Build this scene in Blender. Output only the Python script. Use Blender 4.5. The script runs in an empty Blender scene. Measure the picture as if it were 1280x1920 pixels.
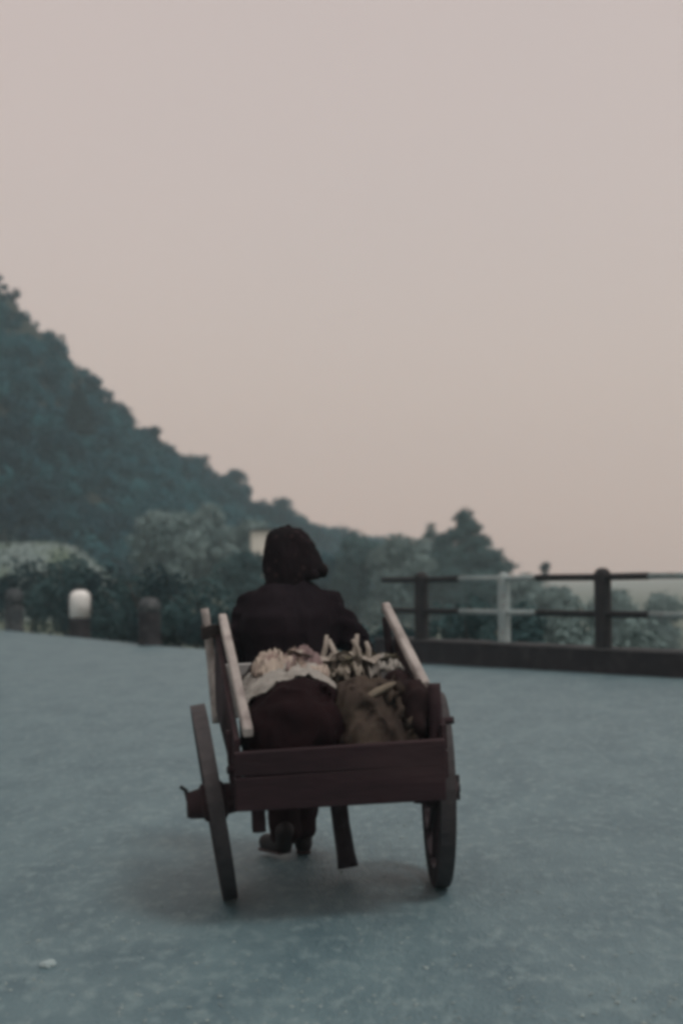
import bpy, bmesh, math, random
import numpy as np
from mathutils import Vector, Matrix, noise

SC = bpy.context.scene
COL = SC.collection
R = math.radians
random.seed(7)

# ------------------------------------------------------------------ camera
cam = bpy.data.cameras.new('camera')
cam.sensor_fit = 'VERTICAL'
cam.sensor_height = 24.0
cam.lens = 32.96
cam.clip_start = 0.05
cam.clip_end = 9000
cam.dof.use_dof = True
cam.dof.focus_distance = 5.9
cam.dof.aperture_fstop = 1.3
camo = bpy.data.objects.new('camera', cam)
COL.objects.link(camo)
camo.location = (0, 0, 1.28)
PITCH = math.atan(110 / 2637)
camo.rotation_euler = (Matrix.Rotation(math.pi / 2 + PITCH, 3, 'X') @ Matrix.Rotation(R(-0.5), 3, 'Z')).to_euler()
SC.camera = camo

# ------------------------------------------------------------------ sky, sun, exposure
SUN_EL, SUN_AZ = R(62), R(125)          # azimuth measured from +y (ahead) towards +x (right)
w = bpy.data.worlds.new('World')
SC.world = w
w.use_nodes = True
nt = w.node_tree
nt.nodes.clear()
out = nt.nodes.new('ShaderNodeOutputWorld')
sky = nt.nodes.new('ShaderNodeTexSky')
sky.sky_type = 'NISHITA'
sky.sun_disc = False
sky.sun_elevation = SUN_EL
sky.sun_rotation = SUN_AZ
sky.air_density = 1.6
sky.dust_density = 1.5
sky.ozone_density = 3.0
b1 = nt.nodes.new('ShaderNodeBackground')
nt.links.new(sky.outputs[0], b1.inputs[0])
b1.inputs[1].default_value = 0.10
b2 = nt.nodes.new('ShaderNodeBackground')      # even layer of overcast cloud
cn = nt.nodes.new('ShaderNodeTexNoise')        # faint unevenness of the cloud
cn.inputs['Scale'].default_value = 2.2
cn.inputs['Detail'].default_value = 5
ctc = nt.nodes.new('ShaderNodeTexCoord')
nt.links.new(ctc.outputs['Generated'], cn.inputs['Vector'])
cr = nt.nodes.new('ShaderNodeValToRGB')
cr.color_ramp.elements[0].position = 0.3
cr.color_ramp.elements[1].position = 0.7
cr.color_ramp.elements[0].color = (0.72, 0.585, 0.508, 1)
cr.color_ramp.elements[1].color = (0.765, 0.612, 0.525, 1)
nt.links.new(cn.outputs['Fac'], cr.inputs[0])
nt.links.new(cr.outputs[0], b2.inputs[0])
b2.inputs[1].default_value = 1.0
mx = nt.nodes.new('ShaderNodeMixShader')
mx.inputs[0].default_value = 0.72
nt.links.new(b1.outputs[0], mx.inputs[1])
nt.links.new(b2.outputs[0], mx.inputs[2])
nt.links.new(mx.outputs[0], out.inputs[0])

sl = bpy.data.lights.new('sun', 'SUN')
sl.energy = 1.3
sl.angle = R(15)
sl.color = (1.0, 0.96, 0.92)
so = bpy.data.objects.new('sun', sl)
COL.objects.link(so)
sd = Vector((math.sin(SUN_AZ) * math.cos(SUN_EL), math.cos(SUN_AZ) * math.cos(SUN_EL), math.sin(SUN_EL)))
so.rotation_euler = sd.to_track_quat('Z', 'Y').to_euler()
so.location = (0, 0, 60)

vs = SC.view_settings
vs.view_transform = 'Standard'
vs.look = 'None'
vs.exposure = 0.0
vs.gamma = 1.0
SC.render.engine = 'CYCLES'
SC.cycles.use_denoising = True
SC.cycles.pixel_filter_type = 'BLACKMAN_HARRIS'
SC.cycles.filter_width = 3.8           # soft lens and film stock
SC.cycles.max_bounces = 8
SC.cycles.volume_bounces = 8

# ------------------------------------------------------------------ materials
def mat(name, c1, c2=None, scale=4.0, rough=0.85, bump=0.0, bscale=30.0, c3=None, scale2=None, detail=4.0,
        spec=0.3, stretch=None, trans=0.0, sheen=0.0):
    m = bpy.data.materials.new(name)
    m.use_nodes = True
    t = m.node_tree
    bs = t.nodes['Principled BSDF']
    bs.inputs['Roughness'].default_value = rough
    bs.inputs['Specular IOR Level'].default_value = spec
    if sheen:
        bs.inputs['Sheen Weight'].default_value = sheen
    tc = t.nodes.new('ShaderNodeTexCoord')
    vec = tc.outputs['Object']
    if stretch:
        mp = t.nodes.new('ShaderNodeMapping')
        mp.inputs['Scale'].default_value = stretch
        t.links.new(vec, mp.inputs[0])
        vec = mp.outputs[0]
    c2 = c2 or tuple(x * 0.75 for x in c1)
    n = t.nodes.new('ShaderNodeTexNoise')
    n.inputs['Scale'].default_value = scale
    n.inputs['Detail'].default_value = detail
    n.inputs['Roughness'].default_value = 0.62
    t.links.new(vec, n.inputs['Vector'])
    rp = t.nodes.new('ShaderNodeValToRGB')
    rp.color_ramp.elements[0].position = 0.34
    rp.color_ramp.elements[1].position = 0.66
    rp.color_ramp.elements[0].color = (*c1, 1)
    rp.color_ramp.elements[1].color = (*c2, 1)
    t.links.new(n.outputs['Fac'], rp.inputs[0])
    col = rp.outputs[0]
    if c3:
        n2 = t.nodes.new('ShaderNodeTexNoise')
        n2.inputs['Scale'].default_value = scale2 or scale * 4
        n2.inputs['Detail'].default_value = 3
        t.links.new(vec, n2.inputs['Vector'])
        r2 = t.nodes.new('ShaderNodeValToRGB')
        r2.color_ramp.elements[0].position = 0.5
        r2.color_ramp.elements[1].position = 0.72
        t.links.new(n2.outputs['Fac'], r2.inputs[0])
        mi = t.nodes.new('ShaderNodeMix')
        mi.data_type = 'RGBA'
        t.links.new(r2.outputs[0], mi.inputs[0])
        t.links.new(col, mi.inputs[6])
        mi.inputs[7].default_value = (*c3, 1)
        col = mi.outputs[2]
    t.links.new(col, bs.inputs['Base Color'])
    if bump:
        nb = t.nodes.new('ShaderNodeTexNoise')
        nb.inputs['Scale'].default_value = bscale
        nb.inputs['Detail'].default_value = 5
        t.links.new(vec, nb.inputs['Vector'])
        bp = t.nodes.new('ShaderNodeBump')
        bp.inputs['Strength'].default_value = 1.0
        bp.inputs['Distance'].default_value = bump
        t.links.new(nb.outputs['Fac'], bp.inputs['Height'])
        t.links.new(bp.outputs[0], bs.inputs['Normal'])
    if trans:
        tr = t.nodes.new('ShaderNodeBsdfTranslucent')
        t.links.new(col, tr.inputs[0])
        ms = t.nodes.new('ShaderNodeMixShader')
        ms.inputs[0].default_value = trans
        t.links.new(bs.outputs[0], ms.inputs[1])
        t.links.new(tr.outputs[0], ms.inputs[2])
        t.links.new(ms.outputs[0], t.nodes['Material Output'].inputs[0])
    return m

M = {}
M['road'] = mat('road_gravel', (0.068, 0.131, 0.154), (0.112, 0.191, 0.212), 3.4, 0.56, 0.010, 70, (0.152, 0.235, 0.25), 20.0, 12, 0.5, stretch=(1, 0.5, 1))
M['pebble'] = mat('pebbles', (0.22, 0.29, 0.30), (0.34, 0.42, 0.41), 3.0, 0.9, 0, 30, None, None, 2, 0.2)
M['palestone'] = mat('pale_stone', (0.34, 0.44, 0.45), (0.26, 0.34, 0.35), 20, 0.8)
M['ground'] = mat('valley_soil', (0.06, 0.085, 0.06), (0.10, 0.125, 0.085), 0.06, 0.95, 0.1, 1.0, (0.16, 0.16, 0.11), 0.02)
M['hill'] = mat('hill_soil', (0.02, 0.034, 0.03), (0.035, 0.05, 0.04), 0.1, 0.95)
M['bank'] = mat('bank_grass', (0.15, 0.21, 0.205), (0.2, 0.26, 0.25), 0.25, 0.95, 0.08, 2, (0.12, 0.17, 0.12), 0.6)
M['grass'] = mat('grass_blades', (0.06, 0.09, 0.06), (0.12, 0.15, 0.10), 1.2, 0.9, trans=0.3)
M['leaf_forest'] = mat('forest_leaves', (0.004, 0.024, 0.038), (0.018, 0.105, 0.132), 0.045, 0.85, c3=(0.04, 0.16, 0.18), scale2=0.22, trans=0.2, spec=0.15)
M['leaf_dark'] = mat('dark_leaves', (0.010, 0.030, 0.036), (0.024, 0.055, 0.06), 0.8, 0.85, trans=0.15, spec=0.15)
M['leaf_mid'] = mat('mid_leaves', (0.03, 0.072, 0.078), (0.066, 0.13, 0.13), 0.5, 0.85, trans=0.2, spec=0.15)
M['leaf_pale'] = mat('pale_leaves', (0.13, 0.205, 0.205), (0.22, 0.305, 0.295), 0.3, 0.85, c3=(0.09, 0.15, 0.15), scale2=0.7, trans=0.25, spec=0.15)  # pale foliage; beyond the railing its paleness also stands in for mist
M['needle'] = mat('pine_needles', (0.02, 0.056, 0.06), (0.06, 0.12, 0.118), 0.6, 0.85, trans=0.1, spec=0.15)
M['bark'] = mat('bark', (0.05, 0.04, 0.035), (0.09, 0.075, 0.065), 6, 0.95, 0.02, 12, stretch=(1, 1, 0.25))
M['wood_dark'] = mat('dark_stained_wood', (0.015, 0.0065, 0.009), (0.026, 0.0115, 0.015), 14, 0.75, 0.003, 60, (0.045, 0.026, 0.028), 5, stretch=(0.25, 1, 1))
M['wood_wheel'] = mat('weathered_wheel_wood', (0.014, 0.010, 0.013), (0.027, 0.02, 0.024), 10, 0.8, 0.003, 50, (0.042, 0.036, 0.04), 18)
M['wood_pale'] = mat('bare_pale_wood', (0.27, 0.255, 0.24), (0.42, 0.40, 0.375), 7, 0.85, 0.004, 40, (0.14, 0.12, 0.115), 11, stretch=(1, 0.3, 1))
M['wood_plank'] = mat('grey_plank', (0.30, 0.31, 0.30), (0.42, 0.43, 0.42), 9, 0.85, 0.003, 40, (0.2, 0.2, 0.2), 20, stretch=(0.2, 1, 1))
M['iron'] = mat('worn_iron', (0.018, 0.018, 0.021), (0.036, 0.032, 0.034), 25, 0.65, 0.001, 90, spec=0.5)
M['rope'] = mat('dark_rope', (0.02, 0.017, 0.018), (0.04, 0.034, 0.03), 60, 0.95, 0.004, 120)
M['skin'] = mat('skin', (0.32, 0.19, 0.14), (0.27, 0.15, 0.11), 8, 0.6)
M['jacket'] = mat('dark_jacket_cloth', (0.006, 0.0045, 0.0065), (0.011, 0.0075, 0.010), 5, 0.95, 0.003, 60, (0.02, 0.016, 0.02), 3, spec=0.1)  # lighter third tone stands in for light caught on the folds
M['trousers'] = mat('brown_trouser_cloth', (0.013, 0.0065, 0.0075), (0.021, 0.011, 0.012), 7, 0.95, 0.004, 24, spec=0.1)
M['shoe'] = mat('black_shoe', (0.012, 0.010, 0.011), (0.02, 0.016, 0.017), 12, 0.6)
M['sole'] = mat('shoe_sole', (0.05, 0.035, 0.035), (0.07, 0.05, 0.05), 20, 0.8)
M['sack_maroon'] = mat('maroon_sack_cloth', (0.008, 0.0035, 0.0045), (0.014, 0.006, 0.007), 6, 0.95, 0.003, 120, spec=0.1)
M['sack_olive'] = mat('olive_burlap', (0.045, 0.036, 0.03), (0.085, 0.07, 0.055), 5, 0.95, 0.003, 160, (0.035, 0.027, 0.024), 9, spec=0.1)
M['fold'] = mat('burlap_fold_highlight', (0.13, 0.11, 0.085), (0.19, 0.17, 0.13), 12, 0.95)  # lighter burlap: the highlight of a fold put into the colour
M['sack_brown'] = mat('brown_bundle_cloth', (0.014, 0.009, 0.010), (0.028, 0.018, 0.018), 6, 0.95, 0.003, 120, spec=0.1)
M['cloth_pale'] = mat('pale_cloth', (0.26, 0.26, 0.24), (0.36, 0.35, 0.32), 6, 0.9, 0.003, 90, spec=0.1)
M['cabbage'] = mat('pale_cabbage_leaf', (0.5, 0.45, 0.37), (0.4, 0.34, 0.3), 9, 0.7, 0.002, 60, (0.30, 0.22, 0.2), 14, trans=0.15)
M['cabbage2'] = mat('faded_cabbage_leaf', (0.26, 0.2, 0.19), (0.16, 0.11, 0.115), 9, 0.75, 0.002, 60, (0.4, 0.33, 0.28), 14, trans=0.1)
M['stalk_paper'] = mat('dull_green_paper', (0.2, 0.185, 0.155), (0.36, 0.335, 0.28), 16, 0.85, c3=(0.06, 0.05, 0.045), scale2=22)
M['stalk'] = mat('pale_stalk', (0.36, 0.335, 0.295), (0.23, 0.21, 0.18), 16, 0.75, 0.002, 60)
M['stalk_leaf'] = mat('wilted_leaf', (0.06, 0.06, 0.04), (0.13, 0.12, 0.08), 14, 0.8, trans=0.2)
M['paint_dark'] = mat('dark_paint', (0.008, 0.0085, 0.010), (0.014, 0.014, 0.016), 6, 0.7, 0.002, 50, (0.024, 0.023, 0.024), 16)
M['paint_pale'] = mat('faded_white_paint', (0.24, 0.31, 0.315), (0.31, 0.375, 0.375), 5, 0.7, 0.002, 50, (0.22, 0.25, 0.24), 14)
M['paint_white'] = mat('white_paint', (0.78, 0.82, 0.79), (0.84, 0.87, 0.85), 5, 0.6, 0.002, 40, (0.6, 0.62, 0.6), 11)
M['concrete_dark'] = mat('dark_stained_concrete', (0.015, 0.0135, 0.016), (0.026, 0.024, 0.027), 2.5, 0.95, 0.01, 30, (0.04, 0.037, 0.04), 6)
M['coping'] = mat('kerb_coping', (0.035, 0.038, 0.04), (0.06, 0.065, 0.068), 3, 0.95, 0.008, 30)
M['concrete_bollard'] = mat('grey_bollard_concrete', (0.032, 0.04, 0.045), (0.055, 0.064, 0.07), 4, 0.95, 0.008, 30, (0.12, 0.13, 0.13), 9)
M['whitewash'] = mat('whitewash', (0.62, 0.64, 0.58), (0.72, 0.72, 0.66), 1.5, 0.9, 0.01, 8)
M['tile'] = mat('roof_tile', (0.12, 0.10, 0.09), (0.18, 0.14, 0.12), 3, 0.9)
M['glass'] = mat('window_glass', (0.02, 0.025, 0.03), (0.03, 0.035, 0.04), 3, 0.15, spec=0.6)

# faded flowers printed on the headscarf
def scarf_mat():
    m = mat('dark_flowered_scarf', (0.007, 0.006, 0.007), (0.012, 0.008, 0.010), 10, 0.9, 0.002, 80, spec=0.1)
    t = m.node_tree
    bs = t.nodes['Principled BSDF']
    prev = bs.inputs['Base Color'].links[0].from_socket
    tc = [n for n in t.nodes if n.type == 'TEX_COORD'][0]
    v = t.nodes.new('ShaderNodeTexVoronoi')
    v.inputs['Scale'].default_value = 22
    t.links.new(tc.outputs['Object'], v.inputs['Vector'])
    rp = t.nodes.new('ShaderNodeValToRGB')
    rp.color_ramp.elements[0].position = 0.16
    rp.color_ramp.elements[0].color = (1, 1, 1, 1)
    rp.color_ramp.elements[1].position = 0.34
    rp.color_ramp.elements[1].color = (0, 0, 0, 1)
    t.links.new(v.outputs['Distance'], rp.inputs[0])
    mi = t.nodes.new('ShaderNodeMix')
    mi.data_type = 'RGBA'
    t.links.new(rp.outputs[0], mi.inputs[0])
    t.links.new(prev, mi.inputs[6])
    mi.inputs[7].default_value = (0.026, 0.018, 0.019, 1)
    t.links.new(mi.outputs[2], bs.inputs['Base Color'])
    return m
M['scarf'] = scarf_mat()

# ------------------------------------------------------------------ helpers
def tag(o, label=None, cat=None, group=None, kind=None):
    if label: o['label'] = label
    if cat: o['category'] = cat
    if group: o['group'] = group
    if kind: o['kind'] = kind
    return o

def empty(name, loc=(0, 0, 0), rot=(0, 0, 0)):
    o = bpy.data.objects.new(name, None)
    o.location = loc
    o.rotation_euler = rot
    o.empty_display_size = 0.2
    COL.objects.link(o)
    return o

def link(name, me, m, parent=None, smooth=False):
    o = bpy.data.objects.new(name, me)
    if m is not None and not me.materials:
        me.materials.append(m)
    COL.objects.link(o)
    if parent is not None:
        o.parent = parent
    if smooth:
        me.shade_smooth()
    return o

def np_mesh(name, V, Q):
    """V (n,3), Q (m,3|4) -> mesh, fast."""
    me = bpy.data.meshes.new(name)
    k = Q.shape[1]
    me.vertices.add(len(V))
    me.vertices.foreach_set('co', np.ascontiguousarray(V, dtype=np.float32).ravel())
    me.loops.add(Q.size)
    me.loops.foreach_set('vertex_index', np.ascontiguousarray(Q, dtype=np.int32).ravel())
    me.polygons.add(len(Q))
    me.polygons.foreach_set('loop_start', np.arange(0, Q.size, k, dtype=np.int32))
    me.update(calc_edges=True)
    return me

class MB:
    """collects shapes into one mesh"""
    def __init__(s): s.b = bmesh.new()
    def hexa(s, p, bev=0.0):
        """p: 8 corners, bottom ring 0-3, top ring 4-7"""
        vs_ = [s.b.verts.new(Vector(q)) for q in p]
        fs = [s.b.faces.new([vs_[i] for i in f]) for f in ((3, 2, 1, 0), (4, 5, 6, 7), (0, 1, 5, 4), (1, 2, 6, 5), (2, 3, 7, 6), (3, 0, 4, 7))]
        if bev:
            ed = list({e for f in fs for e in f.edges})
            bmesh.ops.bevel(s.b, geom=ed, offset=bev, segments=1, affect='EDGES')
        return s
    def box(s, c, size, bev=0.004, rot=None):
        c = Vector(c); h = Vector(size) / 2
        rot = rot or Matrix.Identity(3)
        p = [c + rot @ Vector((x * h.x, y * h.y, z * h.z)) for z in (-1, 1) for (x, y) in ((-1, -1), (1, -1), (1, 1), (-1, 1))]
        return s.hexa(p, bev)
    def beam(s, a, b, wdt, hgt, up=(0, 0, 1), bev=0.004):
        a, b = Vector(a), Vector(b)
        d = (b - a).normalized()
        x = d.cross(Vector(up)).normalized()
        z = x.cross(d).normalized()
        rot = Matrix((x, d, z)).transposed()
        return s.box((a + b) / 2, (wdt, (b - a).length, hgt), bev, rot)
    def pole(s, pts, rad, seg=10, n=16, crook=.006, knot=.10):
        """a rough pole: the polyline resampled, slightly crooked and knotty"""
        pts = [Vector(p) for p in pts]
        out_, rr = [], []
        for i in range(n + 1):
            k = i / n * (len(pts) - 1); a = min(int(k), len(pts) - 2)
            p = pts[a].lerp(pts[a + 1], k - a)
            p += Vector((noise.noise(p * 5), noise.noise(p * 5 + Vector((9, 0, 0))), noise.noise(p * 5 + Vector((0, 9, 0))))) * crook
            out_.append(p)
            rr.append((rad[a] + (rad[a + 1] - rad[a]) * (k - a)) * (1 + knot * noise.noise(p * 14)))
        return s.tube(out_, rr, seg, .05)
    def tube(s, pts, rad, seg=10, wob=0.0):
        pts = [Vector(p) for p in pts]
        if not hasattr(rad, '__len__'): rad = [rad] * len(pts)
        rings = []
        ref = None
        for i, p in enumerate(pts):
            d = (pts[min(i + 1, len(pts) - 1)] - pts[max(i - 1, 0)]).normalized()
            if ref is None:
                ref = d.orthogonal().normalized()
            ref = (ref - d * ref.dot(d)).normalized()
            y = d.cross(ref)
            rings.append([s.b.verts.new(p + (ref * math.cos(2 * math.pi * k / seg) + y * math.sin(2 * math.pi * k / seg)) * rad[i] * (1 + random.uniform(-wob, wob))) for k in range(seg)])
        for a, b in zip(rings, rings[1:]):
            for k in range(seg):
                s.b.faces.new((a[k], a[(k + 1) % seg], b[(k + 1) % seg], b[k]))
        s.b.faces.new(rings[0][::-1]); s.b.faces.new(rings[-1])
        return s
    def lathe(s, prof, origin=(0, 0, 0), axis='Z', seg=24, closed=False):
        """prof: (radius, height) pairs"""
        o = Vector(origin)
        rings = []
        for r, h in prof:
            ring = []
            for k in range(seg):
                a = 2 * math.pi * k / seg
                c, d = math.cos(a) * r, math.sin(a) * r
                v = {'Z': Vector((c, d, h)), 'X': Vector((h, c, d)), 'Y': Vector((d, h, c))}[axis]
                ring.append(s.b.verts.new(o + v))
            rings.append(ring)
        pr = list(zip(rings, rings[1:])) + ([(rings[-1], rings[0])] if closed else [])
        for a, b in pr:
            for k in range(seg):
                s.b.faces.new((a[k], a[(k + 1) % seg], b[(k + 1) % seg], b[k]))
        if not closed:
            s.b.faces.new(rings[0][::-1]); s.b.faces.new(rings[-1])
        return s
    def build(s, name, m, parent=None, smooth=False):
        bmesh.ops.recalc_face_normals(s.b, faces=s.b.faces)
        me = bpy.data.meshes.new(name)
        s.b.to_mesh(me); s.b.free()
        o = link(name, me, m, parent)
        if smooth:
            me.shade_smooth()
        return o

def fbm(p, sc, oct_=3):
    v = Vector(p) * sc
    return noise.fractal(v, 0.8, 2.0, oct_)

# rounded solids: capsules and ellipsoids merged into one skin
def blob_mesh(name, parts, voxel, smooth=4, fold=None):
    b = bmesh.new()
    for p in parts:
        if p[0] == 'c':                       # tapered capsule a, b, ra, rb
            _, a, c, ra, rb = p
            a, c = Vector(a), Vector(c)
            d = (c - a)
            L = max(d.length, 1e-4)
            q = Vector((0, 0, 1)).rotation_difference(d.normalized())
            N, S = 6, 14
            rings = []
            for i in range(N + 1):
                th = -math.pi / 2 + (math.pi / 2) * i / N
                rings.append((ra * math.cos(th), ra * math.sin(th)))
            for i in range(N + 1):
                th = (math.pi / 2) * i / N
                rings.append((rb * math.cos(th), L + rb * math.sin(th)))
            vv = [[b.verts.new(a + q @ Vector((r * math.cos(2 * math.pi * k / S), r * math.sin(2 * math.pi * k / S), h))) for k in range(S)] for r, h in rings]
            for x, y in zip(vv, vv[1:]):
                for k in range(S):
                    b.faces.new((x[k], x[(k + 1) % S], y[(k + 1) % S], y[k]))
            b.faces.new(vv[0][::-1]); b.faces.new(vv[-1])
        elif p[0] == 'l':                     # loft: (x, y, z, half width, half depth) sections
            S = 28
            vv = []
            for (cx, cy, cz, hw, hd) in p[1]:
                ring = []
                for k in range(S):
                    t = 2 * math.pi * k / S
                    ca, sa = math.cos(t), math.sin(t)
                    ring.append(b.verts.new((cx + hw * math.copysign(abs(ca) ** .8, ca), cy + hd * math.copysign(abs(sa) ** .8, sa), cz)))
                vv.append(ring)
            for x, y in zip(vv, vv[1:]):
                for k in range(S):
                    b.faces.new((x[k], x[(k + 1) % S], y[(k + 1) % S], y[k]))
            b.faces.new(vv[0][::-1]); b.faces.new(vv[-1])
        else:                                 # ellipsoid centre, radii, rotation
            _, c, r = p[:3]
            rot = p[3] if len(p) > 3 else Matrix.Identity(3)
            mm = Matrix.Translation(Vector(c)) @ rot.to_4x4() @ Matrix.Diagonal((*r, 1))
            bmesh.ops.create_icosphere(b, subdivisions=3, radius=1, matrix=mm)
    me = bpy.data.meshes.new(name)
    b.to_mesh(me); b.free()
    o = bpy.data.objects.new('tmp', me)
    COL.objects.link(o)
    rm = o.modifiers.new('r', 'REMESH'); rm.mode = 'VOXEL'; rm.voxel_size = voxel
    sm = o.modifiers.new('s', 'SMOOTH'); sm.factor = 0.5; sm.iterations = smooth
    dg = bpy.context.evaluated_depsgraph_get()
    res = bpy.data.meshes.new_from_object(o.evaluated_get(dg))
    bpy.data.objects.remove(o); bpy.data.meshes.remove(me)
    res.name = name
    if fold:
        res.update()
        for v in res.vertices:
            v.co += v.normal * fold(v.co)
    res.shade_smooth()
    return res

# leaves scattered through lobes: one mesh
def leaf_mesh(name, lobes, n, size, rng, flat=0.0, shell=0.5, tidy=0.5):
    L = np.array(lobes, dtype=float)                  # cx cy cz rx ry rz
    vol = (L[:, 3] * L[:, 4] * L[:, 5]) ** (2 / 3)
    idx = rng.choice(len(L), n, p=vol / vol.sum())
    d = rng.normal(size=(n, 3)); d /= np.linalg.norm(d, axis=1)[:, None]
    rad = shell + (1 - shell) * rng.random(n) ** 0.6
    rad *= 1 + 0.16 * np.sin(d[:, 0] * 5 + idx) * np.cos(d[:, 2] * 6 + idx * 2)
    c = L[idx, :3] + d * L[idx, 3:] * rad[:, None]
    nrm = d + rng.normal(scale=tidy, size=(n, 3))
    nrm[:, 2] = nrm[:, 2] * (1 - flat) + flat * 1.5
    nrm /= np.linalg.norm(nrm, axis=1)[:, None]
    a = np.cross(nrm, rng.normal(size=(n, 3))); a /= np.linalg.norm(a, axis=1)[:, None]
    bb = np.cross(nrm, a)
    s = size * (0.55 + 0.9 * rng.random(n))[:, None]
    ln, wd = a * s, bb * s * 0.5
    V = np.stack([c - ln, c + wd + nrm * s * .12, c + ln, c - wd + nrm * s * .12], axis=1).reshape(-1, 3)
    Q = np.arange(4 * n).reshape(-1, 4)
    return np_mesh(name, V, Q)

# ------------------------------------------------------------------ the road and the land
SLOPE = 0.03                                           # the bend is banked: higher to the right
EDGE = [(-70, 128), (-30, 68), (-8.4, 34.6), (-4.8, 28.6), (-2.2, 24.2), (1.15, 19.2), (2.5, 17.0), (3.5, 15.15), (8.9, 7.0), (22, -14), (40, -42)]
def edge_x(y):
    for (x0, y0), (x1, y1) in zip(EDGE, EDGE[1:]):
        if y0 >= y >= y1:
            return x0 + (x1 - x0) * (y0 - y) / (y0 - y1)
    return EDGE[0][0] if y > EDGE[0][1] else EDGE[-1][0]
def road_z(x, y=0):
    return SLOPE * max(-3, min(9, x))

# road sheet: rows of constant y from the far left side to the edge line
ys = [-40, -30, -20, -12, -6, -2, 0, 1] + [1.5 + 0.4 * i for i in range(52)] + [23.5, 26, 30, 34.6, 42, 52, 68, 90, 128]
NX = 90
V = []
for y in ys:
    xe = edge_x(y)
    xs0 = min(xe - 30, -45)
    for i in range(NX):
        t = 1 - (1 - i / (NX - 1)) ** 2.2
        x = xs0 + (xe - xs0) * t
        z = road_z(x) + 0.010 * fbm((x, y, 0), 0.9) + 0.02 * fbm((x, y, 4), 0.22)
        V.append((x, y, z))
Q = [(j * NX + i, j * NX + i + 1, (j + 1) * NX + i + 1, (j + 1) * NX + i) for j in range(len(ys) - 1) for i in range(NX - 1)]
road = link('road', np_mesh('road', np.array(V), np.array(Q)), M['road'], smooth=True)
tag(road, 'broad grey gravelly road surface filling the foreground', None, None, 'structure')

# valley ground beyond the road edge, reaching to the horizon
def ground_z(x, y):
    d = 1e9
    px = x - edge_x(y)                                  # how far beyond the edge, roughly
    off = px * 0.82
    base = road_z(x) - 0.12
    if off < 0.3:
        return road_z(x) - 0.5
    left = 1 / (1 + math.exp(max(-40, min(40, (x + 1.0 + 0.06 * (y - 26)) / 2.5))))   # the left side stays nearly level, the right drops
    drop = 7.0 * (1 - math.exp(-max(off - 1.0, 0) / 14)) * (1 - left) + 0.5 * left
    far = 1.2 * fbm((x, y, 1), 0.013) if off > 30 else 0
    return base - drop + far
gx = sorted(set([-1400, -800, -400, -250, -160, -110] + list(np.arange(-80, 81, 2.0)) + [110, 160, 250, 400, 800, 1400]))
gy = sorted(set([-300, -150, -80, -40] + list(np.arange(-20, 140, 2.0)) + [150, 165, 180, 200, 230, 270, 320, 400, 520, 700, 1000, 1400]))
V = np.array([(x, y, ground_z(x, y)) for y in gy for x in gx])
nx = len(gx)
Q = np.array([(j * nx + i, j * nx + i + 1, (j + 1) * nx + i + 1, (j + 1) * nx + i) for j in range(len(gy) - 1) for i in range(nx - 1)])
g = link('ground', np_mesh('ground', V, Q), M['ground'], smooth=True)
tag(g, 'wooded valley floor beyond the road edge', None, None, 'structure')

# the wooded hill on the left: crest runs down to the right and away
CREST = [(-150, 95, 108), (-95, 118, 76), (-55, 138, 48.5), (-36.3, 150, 33.4), (-24.5, 165, 19.3), (-18.5, 180, 15.2), (-9.5, 200, 9.4), (-1.0, 235, 7.2), (6.5, 270, 6.6), (17, 310, 5.0), (34, 370, 0.0), (70, 450, -6)]
FOOT = [(-140, 62, 4), (-95, 66, 3.5), (-60, 74, 3), (-40, 82, 2.8), (-30, 92, 2.4), (-23, 104, 2.0), (-14, 122, 1.0), (-5, 150, 0), (4, 190, -2), (14, 240, -4), (34, 300, -6), (70, 380, -8)]
def hill_pt(u, v):
    """u along the crest 0..1, v from foot (0) over the crest (1) and down behind (>1)"""
    k = u * (len(CREST) - 1)
    i = min(int(k), len(CREST) - 2)
    f = k - i
    c = Vector(CREST[i]).lerp(Vector(CREST[i + 1]), f)
    t = Vector(FOOT[i]).lerp(Vector(FOOT[i + 1]), f)
    if v <= 1:
        p = t.lerp(c, v)
        p.z += 0.12 * (c.z - t.z) * math.sin(math.pi * v)
    else:
        p = c + (c - t) * (v - 1)
        p.z = c.z - (c.z - t.z) * (v - 1) * 1.1
    p.z += 1.0 * fbm((p.x, p.y, 2), 0.05) * min(1, v * 3)
    return p
NU, NV = 90, 40
V = np.array([hill_pt(i / (NU - 1), 1.6 * j / (NV - 1)) - Vector((0, 0, 1.0)) for j in range(NV) for i in range(NU)])
Q = np.array([(j * NU + i, j * NU + i + 1, (j + 1) * NU + i + 1, (j + 1) * NU + i) for j in range(NV - 1) for i in range(NU - 1)])
hl = link('hill', np_mesh('hill', V, Q), M['hill'], smooth=True)
tag(hl, 'steep wooded hillside falling from the left to the middle', None, None, 'structure')

# forest cover of the hill, one mass
rng = np.random.default_rng(3)
lob = []
for k in range(2300):
    u = rng.random() * 0.86 + 0.05
    v = rng.random() ** 0.85 * 1.12
    p = hill_pt(u, v)
    s = 1.1 + 1.2 * rng.random() ** 1.6
    if v > 0.85: s = 0.55 + 0.35 * rng.random()
    for q in range(3):
        e = s * (.5 + .3 * rng.random())
        lob.append((p.x + rng.normal() * s * .45, p.y + rng.normal() * s * .45, p.z + s * (0.1 + .6 * rng.random()) - 0.8, e, e, e * .9))
fo = link('forest', leaf_mesh('forest', lob, 430000, 0.33, rng, shell=0.6, tidy=0.45), M['leaf_forest'])
tag(fo, 'dense hazy green forest covering the hillside', 'forest', None, 'stuff')

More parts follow.
